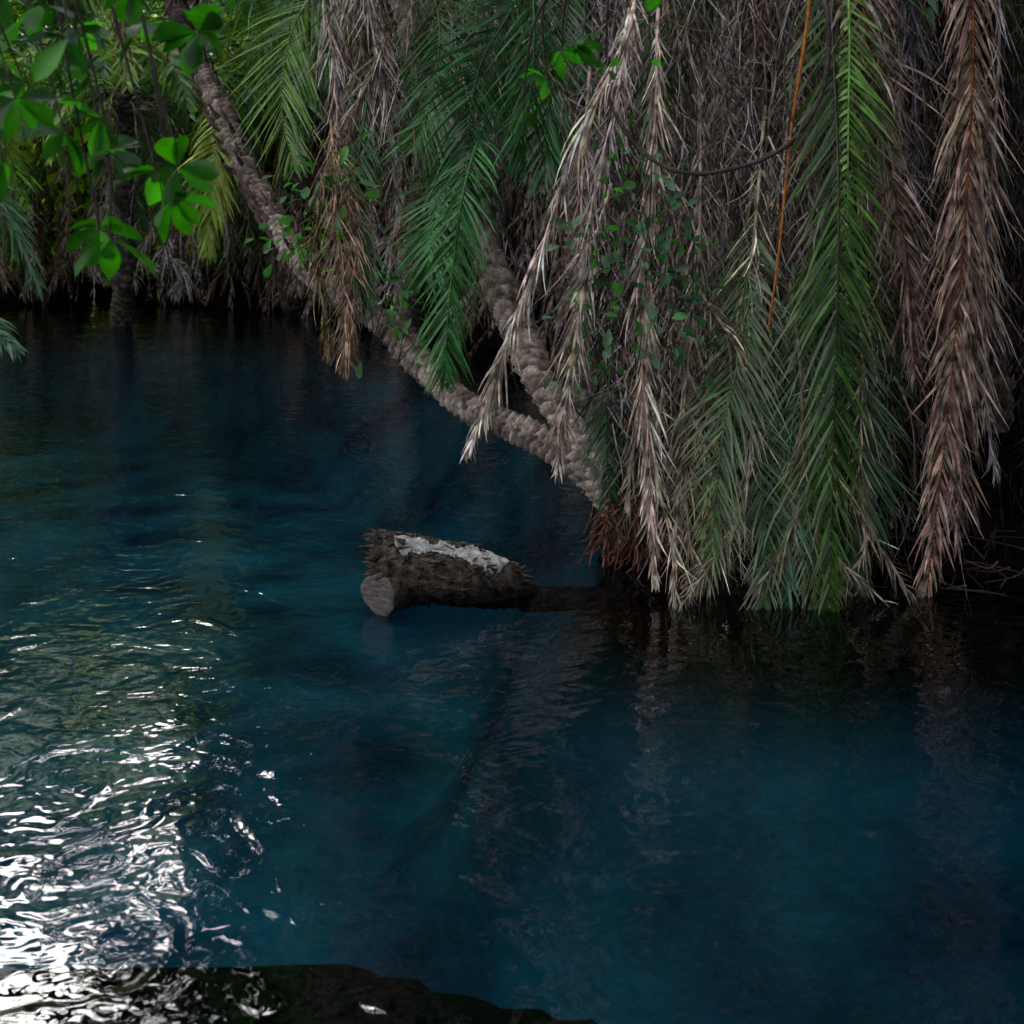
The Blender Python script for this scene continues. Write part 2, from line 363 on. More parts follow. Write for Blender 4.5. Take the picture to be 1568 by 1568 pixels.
G([(-1.0,7.9,3.6),(-1.33,8,3.2),(-1.46,8,2.9),(-1.50,8,2.5),(-1.42,8,2.1)],L=.55,col=(.13,.24,.035))
G([(-1.7,8.6,3.9),(-1.8,8.5,3.5),(-1.75,8.4,3.1),(-1.6,8.3,2.6)],L=.6,col=(.11,.23,.045))
G([(-.9,7.6,2.5),(-.95,7.4,1.95),(-.9,7.3,1.6),(-.85,7.2,1.28)],L=.34,col=(.04,.14,.045),a0=42)
G([(-.6,7.9,3.5),(-.45,7.6,3.0),(-.5,7.5,2.5),(-.6,7.4,2.2)],L=.5,col=(.06,.18,.04))
G([(.35,7.1,3.6),(.3,6.9,2.9),(.2,6.8,2.4),(.18,6.8,2.0)],L=.5,col=(.03,.12,.025))
G([(.1,7.0,3.4),(.12,6.7,2.9),(.1,6.6,2.5),(.02,6.6,2.1)],L=.45,col=(.025,.115,.025))
G([(-.35,7.6,2.2),(-.45,7.3,1.9),(-.48,7.2,1.65),(-.5,7.2,1.45)],L=.42,col=(.05,.19,.035),a0=58)
mb.obj('green_fronds',M_green,p2)
mb=MB()
Dd=lambda pts,**k: frond(mb,pts,**{**dict(L=.32,w=.010,a0=24,a1=12,col=DEADS[R.integers(8)],n=70,droop=.12,jit=.12,cv=.45,curl=.18,dens=.85),**k})
Dd([(-1.1,7.8,3.9),(-1.17,7.6,3.3),(-1.1,7.6,2.74),(-1.07,7.6,2.25)],col=(.48,.39,.35),L=.42)
Dd([(-.8,7.8,3.9),(-.9,7.6,3.3),(-.78,7.6,2.53),(-.7,7.6,1.85)],col=(.40,.34,.32),L=.42)
Dd([(-.6,7.8,3.6),(-.62,7.6,3.0),(-.55,7.6,2.4),(-.5,7.5,1.75)],col=(.36,.29,.25),L=.4)
for k in range(26):
    x=R.uniform(-1.15,.3); y=R.uniform(7.7,9.0); zt=R.uniform(3.1,4.4); l=R.uniform(1.0,1.9)
    Dd([(x,y,zt),(x+R.normal(0,.08),y-.15,zt-.35*l),(x+R.normal(0,.1),y-.2,zt-.7*l),(x+R.normal(0,.1),y-.2,zt-l)],n=45,K=3,jit=.15)
fibres(mb,700,(-1.2,7.4,2.0),(.4,8.2,3.5),(.2,.6),(.003,.007))
mb.obj('dry_fronds',M_dead,p2)

# palms in the thicket
for (tx,ty,tz) in [(1.5,8.0,5.2),(2.9,7.7,5.0),(.5,9.2,6.0),(4.6,8.2,5.5)]:
    e=empty('palm_tree')
    mb=MB(); palmtrunk(mb,[(tx+.1,ty,0.2),(tx,ty,tz*.5),(tx-.1,ty+.1,tz)],.14,.12,.08,(.5,.5),.03); mb.obj('trunk',M_palmbark,e,True)
    mb=MB(); crown(mb,(tx-.1,ty+.1,tz+.1),26,L=3.0,leaf=.5,el=(-25,80),nl=34,w=.04); mb.obj('green_fronds',M_green,e)
    mb=MB(); skirt(mb,(tx-.1,ty,tz),18,.75,(1.8,3.2),(-2.6,0),nl=30); mb.obj('dry_fronds',M_dead,e)

# ------------------------------------------------------------ hanging fronds at the bank
e=empty('hanging_palm_fronds')
mb=MB()
for k in range(150):
    x=.42+2.9*R.random()**.95; y=R.uniform(6.3,7.3)+max(0,.9-x)*.5; zt=R.uniform(1.8,4.8); l=R.uniform(1.2,2.6)
    l=min(l,zt-.02-.5*max(0,(.95-x)))
    dk=np.interp(x,[2.0,2.5],[1,.2])  # low light at the right end, painted into the frond colour
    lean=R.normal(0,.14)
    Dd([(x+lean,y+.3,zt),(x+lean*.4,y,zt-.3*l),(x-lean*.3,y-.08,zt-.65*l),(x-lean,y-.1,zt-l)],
       n=50,K=3,jit=R.uniform(.1,.24),col=np.array(DEADS[R.integers(8)])*R.uniform(.3,1.1)*dk,L=R.uniform(.2,.42),w=R.uniform(.007,.014),a0=R.uniform(14,45),a1=R.uniform(6,24),dens=.75)  # back layer randomly darkened in colour, shade painted in for black gaps
for k in range(22):
    x=R.uniform(.2,3.6); y=R.uniform(6.4,7.6)
    Dd([(x,y+.3,5.6),(x,y,4.9),(x,y-.1,4.2),(x,y-.1,3.4)],n=40,K=3,jit=.2)
MAUVE=[(.34,.29,.30),(.21,.17,.18),(.44,.38,.37),(.13,.10,.095),(.32,.24,.19),(.07,.05,.04),(.24,.155,.10)]
fibres(mb,2600,(.38,6.0,.35),(2.15,6.8,3.2),(.15,.55),(.002,.0055),MAUVE,keep=lambda p:(p[:,0]>.38+.5*np.clip(1.0-p[:,2],0,1)))
fibres(mb,700,(.8,6.0,.25),(1.4,6.3,1.4),(.15,.45),(.002,.006),[(.30,.25,.16),(.14,.14,.07),(.40,.33,.24),(.07,.10,.04)],down=.9)
fibres(mb,400,(2.2,6.2,.1),(3.4,6.8,3.2),(.3,.8),(.002,.006),[(.04,.035,.035),(.02,.018,.018)])
Dd([(2.3,6.4,3.8),(2.23,5.95,2.89),(2.20,5.95,1.94),(2.12,5.95,.99),(2.01,5.95,.03)],col=(.25,.17,.125),L=.48,a0=28,a1=20,w=.014,n=170,jit=.07,rcol=(.2,.07,.03),dens=1)
Dd([(2.4,6.4,2.8),(2.25,6.0,1.7),(2.2,5.98,1.0),(2.16,5.96,.25)],col=(.19,.135,.105),L=.42,a0=30,a1=18,w=.013,n=110,jit=.09,dens=1)
Dd([(2.5,6.5,3.8),(2.42,6.1,2.89),(2.36,6.05,1.94),(2.30,6.0,1.2),(2.36,6.0,.6)],col=(.20,.165,.165),L=.36,n=110)
Dd([(1.7,6.3,3.7),(1.71,6,2.9),(1.81,6,2.26),(1.93,6,1.62),(1.97,6,1.05)],col=(.17,.12,.095),L=.42,a0=36,a1=22,n=130,rcol=(.15,.05,.03),w=.013,dens=1)
Dd([(1.95,6.4,3.7),(1.98,6.1,2.9),(2.02,6.1,2.0),(2.0,6.1,.9)],col=(.07,.065,.08),L=.35,n=90)
Dd([(.75,6.3,2.9),(.69,5.95,2.26),(.63,5.9,1.47),(.65,5.9,.69),(.69,5.9,.08)],col=(.42,.325,.26),L=.30,a0=13,a1=7,n=150,w=.012,dens=1,jit=.12)
Dd([(.62,6.1,3.0),(.54,5.8,2.68),(.33,5.8,2.25),(.14,5.8,1.70),(-.01,5.8,1.27),(-.12,5.8,.95),(-.2,5.8,.75)],col=(.56,.45,.35),L=.30,a0=10,a1=7,n=140,w=.011,droop=.24,dens=.75,rcol=(.5,.4,.3),jit=.12)
Dd([(.5,6.2,2.0),(.36,5.85,1.6),(.28,5.8,1.14),(.22,5.8,.66)],col=(.45,.36,.29),L=.3,a0=12,a1=8,n=90,w=.011,dens=.9,jit=.15)
Dd([(.42,6.5,2.7),(.36,6.3,2.0),(.36,6.2,1.5),(.38,6.2,1.1)],col=(.27,.20,.16),L=.24,n=70)
Dd([(.60,6.3,2.9),(.5,5.9,2.4),(.38,5.85,1.9),(.33,5.85,1.5)],col=(.36,.29,.25),L=.26,n=70)
Dd([(1.3,6.3,2.4),(1.17,6.05,1.56),(1.03,6,.99),(.90,5.95,.12)],col=(.33,.28,.19),L=.3,a0=30,a1=20,n=90)
Dd([(.98,6.4,2.6),(.93,6.1,1.7),(.84,6.0,.9),(.80,6,.2)],col=(.28,.22,.18),L=.28,n=90)
for k in range(18):
    x=R.uniform(.68,1.75); z=R.uniform(.7,1.6); y=R.uniform(5.85,6.2)
    Dd([(x+R.normal(0,.1),y+.2,z),(x+R.normal(0,.05),y,z*.7),(x+R.normal(0,.1),y-.05,z*.3),(x+R.normal(0,.16),y-.08,.0)],n=45,K=3,jit=.18,col=np.array([.36,.29,.21])*R.uniform(.35,1.15),L=.25,w=.009)
mb.obj('dry_fronds',M_dead,e)
mb=MB()
G([(1.62,6.4,3.9),(1.57,6.05,2.9),(1.54,5.80,1.94),(1.51,5.76,1.0),(1.48,5.74,.02)],L=.55,col=(.042,.115,.015),a0=46,a1=26,n=140,w=.016,droop=.04,jit=.06,tipcol=(.20,.15,.08),rcol=(.09,.08,.04),cv=.35)
G([(1.66,6.3,3.9),(1.63,5.95,2.9),(1.60,5.85,2.2),(1.60,5.85,1.4)],L=.30,col=(.20,.38,.08),a0=58,a1=48,n=60,w=.020,asym=(.3,1),droop=.03)
G([(1.42,6.2,1.6),(1.37,5.95,.99),(1.30,5.85,.5),(1.30,5.8,.03)],L=.36,col=(.04,.14,.06),a0=36,a1=22,n=60)
G([(1.2,6.2,1.9),(1.12,5.95,1.3),(1.0,5.83,.8),(.93,5.82,.12)],L=.42,col=(.05,.11,.025),a0=46,a1=28,n=75,tipcol=(.38,.32,.2),w=.013,cv=.4)
G([(1.55,6.2,1.7),(1.62,6.0,1.1),(1.66,5.95,.6),(1.64,5.95,.1)],L=.45,col=(.018,.065,.015),a0=48,a1=26,n=75)
G([(1.75,6.3,1.9),(1.8,6.1,1.3),(1.82,6.05,.8),(1.8,6.0,.2)],L=.4,col=(.012,.05,.012),a0=48,a1=26,n=60)
G([(1.5,6.1,1.3),(1.42,5.85,.8),(1.4,5.8,.4),(1.44,5.78,-.02)],L=.32,col=(.07,.12,.03),a0=40,a1=24,n=60,w=.011,tipcol=(.42,.36,.24),cv=.4)
G([(1.05,6.1,1.2),(1.15,5.9,.8),(1.2,5.83,.4),(1.18,5.78,.0)],L=.32,col=(.05,.11,.03),a0=42,a1=24,n=60,w=.012,tipcol=(.4,.35,.24),cv=.4)
G([(.9,6.5,3.2),(.8,6.3,2.7),(.72,6.3,2.1)],L=.35,col=(.03,.10,.025),a0=45,n=50)
G([(.75,6.9,1.6),(.55,6.6,1.1),(.5,6.5,.7),(.52,6.5,.3)],L=.3,col=(.02,.075,.02),a0=45,n=50)
mb.obj('green_fronds',M_green,e)

# ------------------------------------------------------------ root clump at the palm foot
e=empty('palm_root_clump'); mb=MB()
for k in range(420):
    a=R.uniform(0,6.28); q=R.random()**.5
    b0=np.array([.62+.2*q*math.cos(a)+.1*R.random(),6.6+.22*q*math.sin(a),R.uniform(.12,.52)-.2*q])
    d=np.array([R.normal(0,.05)+.05*math.cos(a),-.05+R.normal(0,.04),-R.uniform(.04,.2)])
    tube(mb,cr([b0,b0+d*.5+R.normal(0,.02,3),b0+d+R.normal(0,.02,3)],5),[.008,.008,.007,.005,.003],4,np.array([1,.8,.7])*R.uniform(.5,1.5))
mb.obj('root_strands',M_root,e)
mb=MB()
P=cr([(.85,6.75,-.3),(.72,6.68,.05),(.62,6.66,.3),(.52,6.66,.42)],40)
tube(mb,P,np.linspace(.26,.10,40),26,np.array([.8,.7,.65]),lambda i,t:1+.16*np.sin(i*1.1+t*4)+.1*np.sin(i*.7-t*7))
mb.obj('root_mass',M_root,e,True)
mb=MB()
for k in range(110):
    x=R.uniform(1.0,3.6); y=6.2+R.uniform(-.2,.3); z=R.uniform(.0,.2)
    a=R.uniform(0,6.28); l=R.uniform(.12,.45)
    b0=np.array([x,y,z]); d=np.array([math.cos(a)*l,-abs(math.sin(a))*l*.3,R.normal(0,.06)])
    tube(mb,cr([b0,b0+d*.4+R.normal(0,.04,3),b0+d],8),np.linspace(.006,.002,8),5,np.array([1.0,.85,.75])*R.uniform(.3,1.1))
mb.obj('bank_twigs',M_bark,smooth=True)

# ------------------------------------------------------------ fallen log
e=empty('fallen_log')
LP=[(-.63,5.86,.165),(-.44,5.9,.14),(-.20,5.97,.085),(-.02,6.03,.03),(.12,6.08,-.045),(.45,6.2,-.085),(.9,6.4,-.12)]
n=180; P=cr(LP,n); tt=np.linspace(0,1,n)
rad=np.interp(tt,[0,.1,.33,.46,.60,.8,1],[.172,.158,.128,.105,.070,.05,.04])
def ld(i,t):
    x=i/ n*1.7
    return 1+.07*np.sin(3*t+5*x)+.05*np.sin(7*t-9*x)+.04*np.sin(13*t+21*x+np.sin(17*x))+.03*np.sin(29*t+8*x)+.03*np.sin(60*x+4*t)
mb=MB(); V=tube(mb,P,rad,64,np.array([1.,1,1]),ld)
rim=V[0]; c0=P[0]; T0=P[1]-P[0]; T0/=np.linalg.norm(T0)
seg=64; jag=R.uniform(-.03,.06,seg)
r1=rim-T0*np.abs(jag)[:,None]; r2=c0+(rim-c0)*.78-T0*(jag*.6)[:,None]; r3=c0+(rim-c0)*.45+T0*(.05+.03*R.random(seg))[:,None]; r4=c0+(rim-c0)*.02+T0*.07
VV=np.stack([rim,r1,r2,r3,r4]); i=np.arange(4)[:,None]; j=np.arange(seg)[None]
mb.add(VV.reshape(-1,3),np.stack([i*seg+j,(i+1)*seg+j,(i+1)*seg+(j+1)%seg,i*seg+(j+1)%seg],-1).reshape(-1,4),np.array([.9,.85,.8]))
for k in range(120):
    a=R.uniform(-.5,3.6); q=R.integers(0,14)
    b0=c0+(np.array([0,-.35*math.cos(a),math.sin(a)]))*.165*R.uniform(.75,1.05)+np.array([-.02+.012*q,-.05*math.cos(a),0])
    d=np.array([-R.uniform(.02,.09),R.normal(0,.02),R.normal(.01,.02)])
    tube(mb,cr([b0,b0+d*.5,b0+d],4),[.016,.012,.007,.001],4,np.array([1,.90,.78])*R.uniform(.8,4.))
for k in range(360):
    q=R.integers(3,100); a=R.integers(0,64); b0=V[q,a]; o=nrm(b0-P[q])
    d=np.array([R.normal(0,.03),R.normal(0,.01),R.normal(0,.01)])+o*.008
    tube(mb,np.array([b0-d,b0+o*.005,b0+d]),[.002,.009,.002],4,np.array([1,.90,.80])*R.uniform(.4,3.8))
mb.obj('log_body',M_log,e,False)
mb=MB(); S0=np.array([-.52,5.86,.11]); S1=np.array([-.62,5.70,.095])
SP=cr([S0,(S0+S1)/2,S1],14)
Vs=tube(mb,SP,np.linspace(.115,.098,14),40,np.array([1.2,1.15,1.1]),lambda i,t:1+.06*np.sin(3*t+1)+.03*np.sin(9*t+i*.5))
mb.obj('limb_stub',M_log,e,True)
mb=MB(); rings=[Vs[-1]]
for q in (.93,.7,.45,.2,.02): rings.append(S1+(Vs[-1]-S1)*q-nrm(S0-S1)*.006*(q<.95))
VV=np.stack(rings); i=np.arange(5)[:,None]; j=np.arange(40)[None]
mb.add(VV.reshape(-1,3),np.stack([i*40+j,(i+1)*40+j,(i+1)*40+(j+1)%40,i*40+(j+1)%40],-1).reshape(-1,4),np.array([.24,.205,.20]))
mb.obj('cut_face',M_wood,e)
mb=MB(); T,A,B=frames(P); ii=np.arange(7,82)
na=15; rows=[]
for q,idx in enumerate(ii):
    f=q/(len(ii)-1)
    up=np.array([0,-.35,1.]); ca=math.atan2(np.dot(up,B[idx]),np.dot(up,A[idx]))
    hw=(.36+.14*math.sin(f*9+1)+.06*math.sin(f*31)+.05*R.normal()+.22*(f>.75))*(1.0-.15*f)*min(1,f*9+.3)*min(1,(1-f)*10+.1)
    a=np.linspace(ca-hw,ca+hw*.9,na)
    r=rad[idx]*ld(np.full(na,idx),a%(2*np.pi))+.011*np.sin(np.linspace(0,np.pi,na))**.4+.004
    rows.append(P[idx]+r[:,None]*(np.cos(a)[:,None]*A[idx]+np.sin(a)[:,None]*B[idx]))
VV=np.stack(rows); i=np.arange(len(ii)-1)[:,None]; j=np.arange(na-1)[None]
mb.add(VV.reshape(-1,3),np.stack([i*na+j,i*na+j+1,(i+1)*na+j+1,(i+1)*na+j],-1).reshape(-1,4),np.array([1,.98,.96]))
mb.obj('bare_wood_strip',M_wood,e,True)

# ------------------------------------------------------------ vines / stems
M_orange=barkmat('orange_stem',(.28,.08,.015),(.55,.18,.04),30,.002,attr=False)
mb=MB(); tube(mb,cr([(1.55,6.3,3.9),(1.42,5.85,2.93),(1.32,5.8,2.27),(1.26,5.8,1.68),(1.22,5.85,1.3)],60),np.linspace(.010,.005,60),8,np.array([1.,1,1])); mb.obj('orange_palm_stem',M_orange,smooth=True)
mb=MB(); tube(mb,cr([(.40,6.1,2.75),(.45,5.8,2.42),(.55,5.75,2.22),(.69,5.7,2.09),(.85,5.7,2.05),(1.01,5.7,2.07),(1.20,5.75,2.13),(1.36,5.8,2.25),(1.48,5.8,2.5),(1.47,5.8,2.9),(1.35,6.2,3.5)],90),.011,8,np.array([1.5,1.3,1.5]),lambda i,t:1+.2*np.sin(i*.9))
tube(mb,cr([(1.36,5.8,2.25),(1.3,5.78,2.35),(1.29,5.8,2.6),(1.38,5.8,2.95)],20),.006,6,np.array([1.,1,1]))
mb.obj('hanging_vine',M_bark,smooth=True)

def leafclump(mbl, mbs, c, n, rad, size, cols, root=None, elong=(1,1,1), wr=.5):
    c=np.array(c,float)
    p=c+R.normal(0,1,(n,3))*rad*np.array(elong)
    d=nrm((p-c)*np.array([1,1,1])+R.normal(0,rad*.6,(n,3))+np.array([0,-.1*rad,-.3*rad]))
    nn=nrm(R.normal(0,.6,(n,3))+np.array([0,-.5,.8]))
    l=size*R.uniform(.6,1.2,n)
    C=np.array(cols)[R.integers(0,len(cols),n)]*np.exp(R.normal(0,.25,(n,1)))
    blades(mbl,p,d,nn,l,l*wr*R.uniform(.85,1.15,n),C)
    if root is not None:
        root=np.array(root,float)
        for k in range(0,n,3):
            tube(mbs,cr([root,(root+p[k])/2+R.normal(0,rad*.3,3),p[k]],7),np.linspace(.004,.0015,7),4,np.array([1.5,1.5,1.5]))

DG=[(.06,.16,.06),(.045,.12,.055),(.08,.19,.07),(.12,.20,.12)]
e=empty('climbing_plant'); a_=MB(); b_=MB()
for c,n in [((.48,5.85,2.1),22),((.62,5.8,1.95),22),((.42,5.85,1.75),26),((.60,5.85,1.65),26),((.5,5.85,1.45),22),((.75,5.85,1.75),18),((.38,5.85,1.35),16),((.85,5.85,1.6),16),((.55,5.8,1.3),16),((.9,5.85,1.25),14),((.30,5.85,1.1),8),((.7,5.8,1.45),18),((1.0,5.8,1.4),10)]:
    leafclump(a_,b_,c,n,.09,.08,DG,root=(c[0]+.05,c[1]+.2,c[2]-.25))
a_.obj('leaves',M_leaf,e); b_.obj('stems',M_bark,e)
e=empty('climbing_plant'); a_=MB(); b_=MB()
for c,n in [((-1.13,7.5,2.05),26),((-1.0,7.4,2.15),20),((-1.25,7.6,1.75),26),((-1.4,7.8,1.65),20),((-.9,7.3,1.45),20),((-.8,7.2,1.3),20),((-1.0,7.1,1.95),22),((-.62,7.0,1.25),8)]:
    leafclump(a_,b_,c,n,.10,.095,[(.09,.26,.04),(.08,.19,.06),(.05,.17,.045)],root=(c[0]-.05,c[1]+.2,c[2]-.3))
a_.obj('leaves',M_leaf,e); b_.obj('stems',M_bark,e)

# ------------------------------------------------------------ overhanging broadleaf tree (near, left)
e=empty('broadleaf_tree'); a_=MB(); b_=MB()
tube(b_,cr([(-3.3,1.4,0.1),(-3.1,1.8,1.2),(-2.8,2.3,2.4),(-2.4,2.9,3.3),(-1.9,3.6,4.0)],60),np.linspace(.16,.07,60),14,np.array([1.,1,1]),lambda i,t:1+.06*np.sin(3*t+i*.3))
limb=cr([(-2.8,2.3,2.4),(-2.1,2.5,2.72),(-1.3,2.7,2.78),(-.5,2.8,2.75),(.2,2.7,2.72),(.7,2.9,2.62)],60)
tube(b_,limb,np.linspace(.045,.012,60),8,np.array([1.,1,1]))
up=[cr([(-2.4,2.9,3.3),(-1.8,4.2,3.9),(-1.2,6.0,4.4),(-1.0,7.2,4.8)],40),cr([(-1.9,3.6,4.0),(-2.2,5.0,4.9),(-2.3,6.8,5.6)],40),cr([(-2.6,2.6,2.9),(-3.2,4,3.7),(-3.6,5.6,4.3)],40)]
for u in up: tube(b_,u,np.linspace(.07,.02,40),8,np.array([1.,1,1]))
BG=[(.05,.19,.012),(.03,.12,.015),(.07,.26,.012),(.02,.075,.015)]
def whorl(c, n, size, root, cols=BG, tilt=None):
    c=np.array(c,float); ax=nrm(np.array(tilt if tilt is not None else (R.normal(0,.5),R.normal(-.2,.4),-.5+R.normal(0,.4))))
    a=np.linspace(0,6.28,n,endpoint=False)+R.normal(0,.3,n)
    u=nrm(np.cross(ax,[.3,.9,.2])); v=np.cross(ax,u)
    rad_=np.cos(a)[:,None]*u+np.sin(a)[:,None]*v
    d=rad_*.8+ax*R.uniform(.2,.8,(n,1))
    p=c+d*.006; l=size*R.uniform(.7,1.15,n)
    C=np.array(cols)[R.integers(0,len(cols),n)]*np.exp(R.normal(0,.2,(n,1)))
    blades(a_,p,d,-ax+rad_*.3+R.normal(0,.2,(n,3)),l,l*R.uniform(.42,.52,n),C)
    if root is not None:
        root=np.array(root,float); mid=(root+c)/2+R.normal(0,.03,3)+[0,0,.04]
        tube(b_,cr([root,mid,c],12),np.linspace(.006,.0025,12),5,np.array([1.,1,1]))
def nearest(c):
    k=np.argmin(np.linalg.norm(limb-np.array(c),axis=1)); return limb[max(0,k-3)]
W=[(-1.11,2.8,2.23),(-.99,2.9,2.27),(-.94,2.8,2.15),(-1.12,2.7,2.05),(-.91,2.8,2.08),(-.81,2.8,2.03),(-.75,2.75,2.04),(-.77,2.8,1.97),(-.94,2.8,1.90),(-1.08,3.0,2.38),(-.87,2.9,2.38),(-.74,2.9,2.36),(-.68,2.9,2.42),(-1.17,2.8,2.33),(-1.02,2.8,2.12),(-1.2,3.0,2.15),(-1.0,2.6,2.38),(-.8,2.6,2.42),(-1.15,2.5,2.42),(-1.1,2.5,2.3),(-1.05,2.6,2.18),(-.95,2.5,2.42),(-.9,2.5,2.3)]
for c in W: whorl(c,R.integers(5,9),.095,nearest(c))
whorl((-.90,2.75,1.88),3,.12,(-.95,2.8,2.05),tilt=(0.05,-.2,-1))
for c,n,s_ in [((.14,3.5,2.38),7,.08),((.10,3.5,2.30),6,.07),((.20,3.5,2.42),5,.08),((.03,3.5,2.21),3,.05),((.27,3.5,2.33),4,.05),((.38,3.4,2.34),3,.04)]:
    whorl(c,n,s_,(c[0]*.5+.15,3.4,2.62))
whorl((.27,2.2,2.36),3,.06,(.2,2.4,2.6),tilt=(0,0,-1)); whorl((.33,2.2,2.42),3,.05,(.2,2.4,2.6))
for u in up+[limb]:
    for k in range(26 if u is not limb else 34):
        q=u[R.integers(8,len(u))]; o=R.normal(0,1,3)*np.array([.4,.45,.25])
        if u is limb: o=R.normal(0,1,3)*np.array([.2,.2,.08])+[0,0,.16]
        whorl(q+o,R.integers(5,9),.1,q)
a_.obj('leaves',M_leaf,e); b_.obj('trunk_and_limbs',M_bark,e)

# second broadleaf tree: long limb reaching over the lagoon from the left bank (seen mirrored in the water)
e=empty('broadleaf_tree'); a_=MB(); b_=MB()
l2=cr([(-13.6,9,.2),(-11,9,2.8),(-7.5,8.8,3.3),(-4.6,8.6,3.55),(-2.4,8.5,3.75),(-1.1,8.7,4.0)],160)
tube(b_,l2,np.linspace(.30,.06,160),12,np.array([1.,1,1]),lambda i,t:1+.08*np.sin(3*t+i*.2))
for k in range(16):
    s0=l2[R.integers(60,158)]; d=nrm(np.array([R.uniform(-.2,1),R.normal(0,.7),R.uniform(.1,1.0)])); l=R.uniform(.7,1.8)
    q=cr([s0,s0+d*l*.5+R.normal(0,.12,3),s0+d*l+[0,0,.1]],14); tube(b_,q,np.linspace(.045,.012,14),6,np.array([1.,1,1]))
    for z in range(5):
        c=q[R.integers(7,14)]+R.normal(0,.13,3)+[0,0,.1]; whorl(c,6,.13,q[8])
a_.obj('leaves',M_leaf,e); b_.obj('trunk_and_limbs',M_bark,e)

# ------------------------------------------------------------ palms on the far shore
YG=[(.12,.22,.045),(.08,.18,.045),(.05,.13,.04),(.18,.28,.04),(.06,.14,.06)]
for (tx,ty,tz,nf,hang) in [(-5.2,16.5,3.3,22,10),(-7.6,15.0,3.0,22,8),(-3.2,18.8,4.0,22,12),(-1.0,14.8,4.6,22,14),(-5.9,10.8,2.8,18,3),(-9.3,17.5,4.2,22,10),(-6.2,20.0,4.2,22,14),(.9,12.5,4.8,22,14)]:
    e=empty('palm_tree'); mb=MB()
    palmtrunk(mb,[(tx-.3,ty+.8,0),(tx-.1,ty+.3,tz*.5),(tx,ty,tz)],.14,.11,.09,(.4,.4),.03); mb.obj('trunk',M_palmbark,e,True)
    mb=MB(); crown(mb,(tx,ty,tz),nf,L=2.7,leaf=.6,el=(-20,75),nl=32,cols=YG,w=.042,dr=.19); mb.obj('green_fronds',M_green,e)
    mb=MB(); skirt(mb,(tx,ty,tz),hang,.7,(1.6,tz-.2),(-.4,0),nl=28); mb.obj('dry_fronds',M_dead,e)
mb=MB()
e=empty('hanging_palm_fronds')
frond(mb,[(-3.05,13.2,3.0),(-3.14,13,2.35),(-3.17,13,1.9),(-3.22,13,1.3)],L=.6,w=.035,a0=50,a1=25,col=(.26,.34,.04),n=50,droop=.1)
frond(mb,[(-4.9,10,2.4),(-4.5,10,2.1),(-4.1,10,1.7),(-3.85,10,1.15)],L=.5,w=.028,a0=50,a1=25,N=(0,-1,.3),col=(.05,.13,.06),n=60,droop=.1)
frond(mb,[(-5.0,9.6,2.1),(-4.6,9.5,1.6),(-4.2,9.4,1.1),(-3.75,9.3,.75)],L=.45,w=.028,a0=50,a1=25,N=(0,-1,.3),col=(.05,.13,.06),n=60,droop=.1)
mb.obj('green_fronds',M_green,e)
mb=MB()
shore=cr([(-10.5,19.4),(-7,20.5),(-3.5,19.0),(-1.2,16.6),(.5,13),(1.1,10),(1.0,8.2)],200)
for k in range(130):
    sh_=shore[int(R.random()*199)]
    zt=R.uniform(1.2,4.2); l=zt-R.uniform(0,.6)
    x,y=sh_+R.normal(0,.25,2)
    frond(mb,[(x,y+.3,zt),(x+R.normal(0,.1),y,zt-.35*l),(x+R.normal(0,.15),y-.1,zt-.7*l),(x+R.normal(0,.2),y-.1,zt-l)],L=.5,w=.03,a0=28,a1=12,col=np.array(DEADS[R.integers(7)])*R.uniform(.2,1.6),n=30,droop=.2,jit=.16,K=3)
mb.obj('dry_fronds',M_dead,e)

# ------------------------------------------------------------ distant trees
e=empty('distant_trees'); mb=MB(); tb=MB()
FC=[(.30,.46,.04),(.08,.17,.03),(.50,.62,.06),(.04,.09,.025),(.16,.29,.05),(.62,.68,.09)]
def mass(n,xr,yr,hf,leaves=140,sz=(.16,.34),cols=FC,rr=(.7,1.6)):
    for k in range(n):
        x=R.uniform(*xr); y=R.uniform(*yr); z=.4+R.random()*hf(x); r=R.uniform(*rr)
        p=np.array([x,y,z])+nrm(R.normal(0,1,(leaves,3)))*(r*R.random((leaves,1))**.4)*np.array([1.2,1,.75])
        a=nrm(R.normal(0,1,(leaves,3))+[0,0,-.3]); b2=nrm(np.cross(a,R.normal(0,1,(leaves,3))))
        l=R.uniform(*sz,(leaves,1)); w_=l*.55
        C=np.array(cols[R.integers(len(cols))])*np.exp(R.normal(0,.25,(leaves,1)))
        V=np.stack([p,p+a*l*.5+b2*w_*.5,p+a*l,p+a*l*.5-b2*w_*.5],1)
        mb.add(V.reshape(-1,3),np.arange(leaves*4).reshape(-1,4),np.repeat(C,4,axis=0))
        if k%6==0: tube(tb,cr([(x+R.normal(0,.5),y,0),(x+R.normal(0,.3),y,z*.5),(x,y,z)],12),np.linspace(.13,.04,12),7,np.array([1.5,1.4,1.3]))
hl=lambda x: 9.2+1.2*math.sin(x*1.3)
mass(250,(-17,-3.5),(21.5,24),hl)
mass(100,(-13,-3.5),(21.5,24),lambda x:4.5)
mass(60,(-16,-12),(8,21),lambda x:8)
DK=[(.05,.10,.03),(.03,.07,.025),(.08,.14,.04)]
mass(330,(-4.6,3.5),(20,24.5),lambda x:14.5,cols=DK,sz=(.22,.45),rr=(.9,1.7))
mass(60,(1.8,8),(10,20),lambda x:11,cols=DK,sz=(.25,.5))
mb.obj('foliage',M_far,e); tb.obj('trunks',M_bark,e)

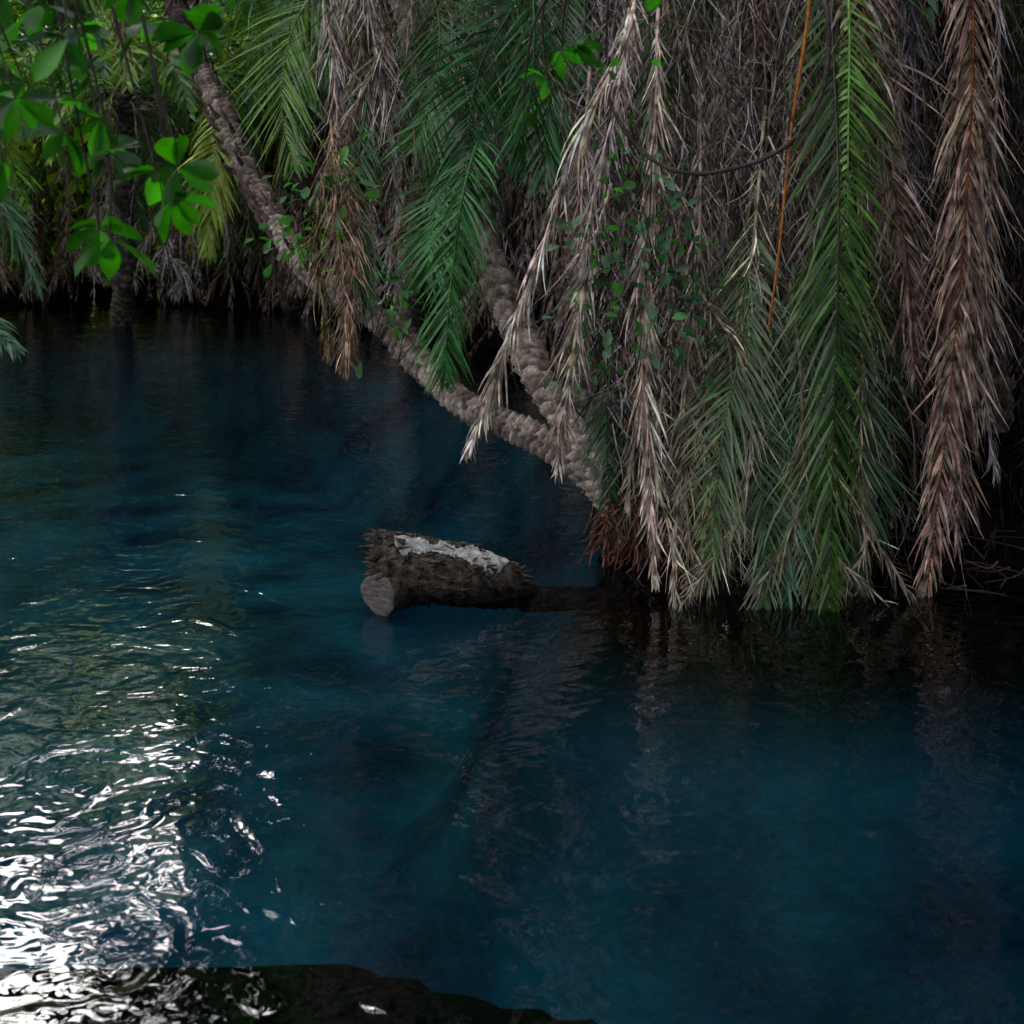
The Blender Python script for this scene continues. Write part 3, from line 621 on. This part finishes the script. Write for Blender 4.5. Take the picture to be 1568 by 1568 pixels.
# ------------------------------------------------------------ light
az=D2R(-16); el=D2R(36)
sd_=Vector((math.sin(az)*math.cos(el),math.cos(az)*math.cos(el),math.sin(el)))
sun=bpy.data.lights.new('sun','SUN'); sun.energy=1.5; sun.angle=D2R(19); sun.color=(1,.98,.95)
so=bpy.data.objects.new('sun',sun); scene.collection.objects.link(so); so.rotation_euler=(-sd_).to_track_quat('-Z','Y').to_euler()
w=bpy.data.worlds.new('World'); scene.world=w; w.use_nodes=True; nt=w.node_tree; N=nt.nodes; L=nt.links
sk=N.new('ShaderNodeTexSky'); sk.sky_type='NISHITA'; sk.sun_disc=False; sk.sun_elevation=el; sk.sun_rotation=az; sk.dust_density=3; sk.air_density=1
tc=N.new('ShaderNodeTexCoord'); cn=N.new('ShaderNodeTexNoise'); cn.inputs['Scale'].default_value=3.5; cn.inputs['Detail'].default_value=4; L.new(tc.outputs['Generated'],cn.inputs['Vector'])
cf=N.new('ShaderNodeMapRange'); cf.inputs['From Min'].default_value=.35; cf.inputs['From Max'].default_value=.6; cf.inputs['To Min'].default_value=.3; cf.inputs['To Max'].default_value=1
L.new(cn.outputs['Fac'],cf.inputs['Value'])
# overcast sky with an added cloud bank, brightened at left to side-light the fronds
dt=N.new('ShaderNodeVectorMath'); dt.operation='DOT_PRODUCT'; L.new(tc.outputs['Generated'],dt.inputs[0]); dt.inputs[1].default_value=(-.82,-.02,.57)
br=N.new('ShaderNodeMapRange'); br.interpolation_type='SMOOTHSTEP'; br.inputs['From Min'].default_value=-.15; br.inputs['From Max'].default_value=.85; br.inputs['To Min'].default_value=.06; br.inputs['To Max'].default_value=1.
L.new(dt.outputs['Value'],br.inputs['Value'])
ml=N.new('ShaderNodeMath'); ml.operation='MULTIPLY'; L.new(cf.outputs[0],ml.inputs[0]); L.new(br.outputs[0],ml.inputs[1])
cc=N.new('ShaderNodeVectorMath'); cc.operation='SCALE'; cc.inputs[0].default_value=(17.5,18.3,20.3); L.new(ml.outputs[0],cc.inputs['Scale'])
mx=N.new('ShaderNodeMix'); mx.data_type='RGBA'; mx.inputs['Factor'].default_value=.9; L.new(sk.outputs[0],mx.inputs[6]); L.new(cc.outputs[0],mx.inputs[7])
bg=N['Background']; bg.inputs['Strength'].default_value=.15; L.new(mx.outputs[2],bg.inputs['Color'])

# ------------------------------------------------------------ camera
cam=bpy.data.cameras.new('camera'); co=bpy.data.objects.new('camera',cam); scene.collection.objects.link(co)
co.location=(0,0,2); co.rotation_euler=(D2R(90),0,0); cam.sensor_width=36; cam.lens=43.2; cam.shift_y=-.32; cam.clip_end=2000; cam.clip_start=.05
cam.dof.use_dof=True; cam.dof.focus_distance=6.2; cam.dof.aperture_fstop=4
scene.camera=co
scene.view_settings.view_transform='Standard'; scene.view_settings.look='None'; scene.view_settings.exposure=0
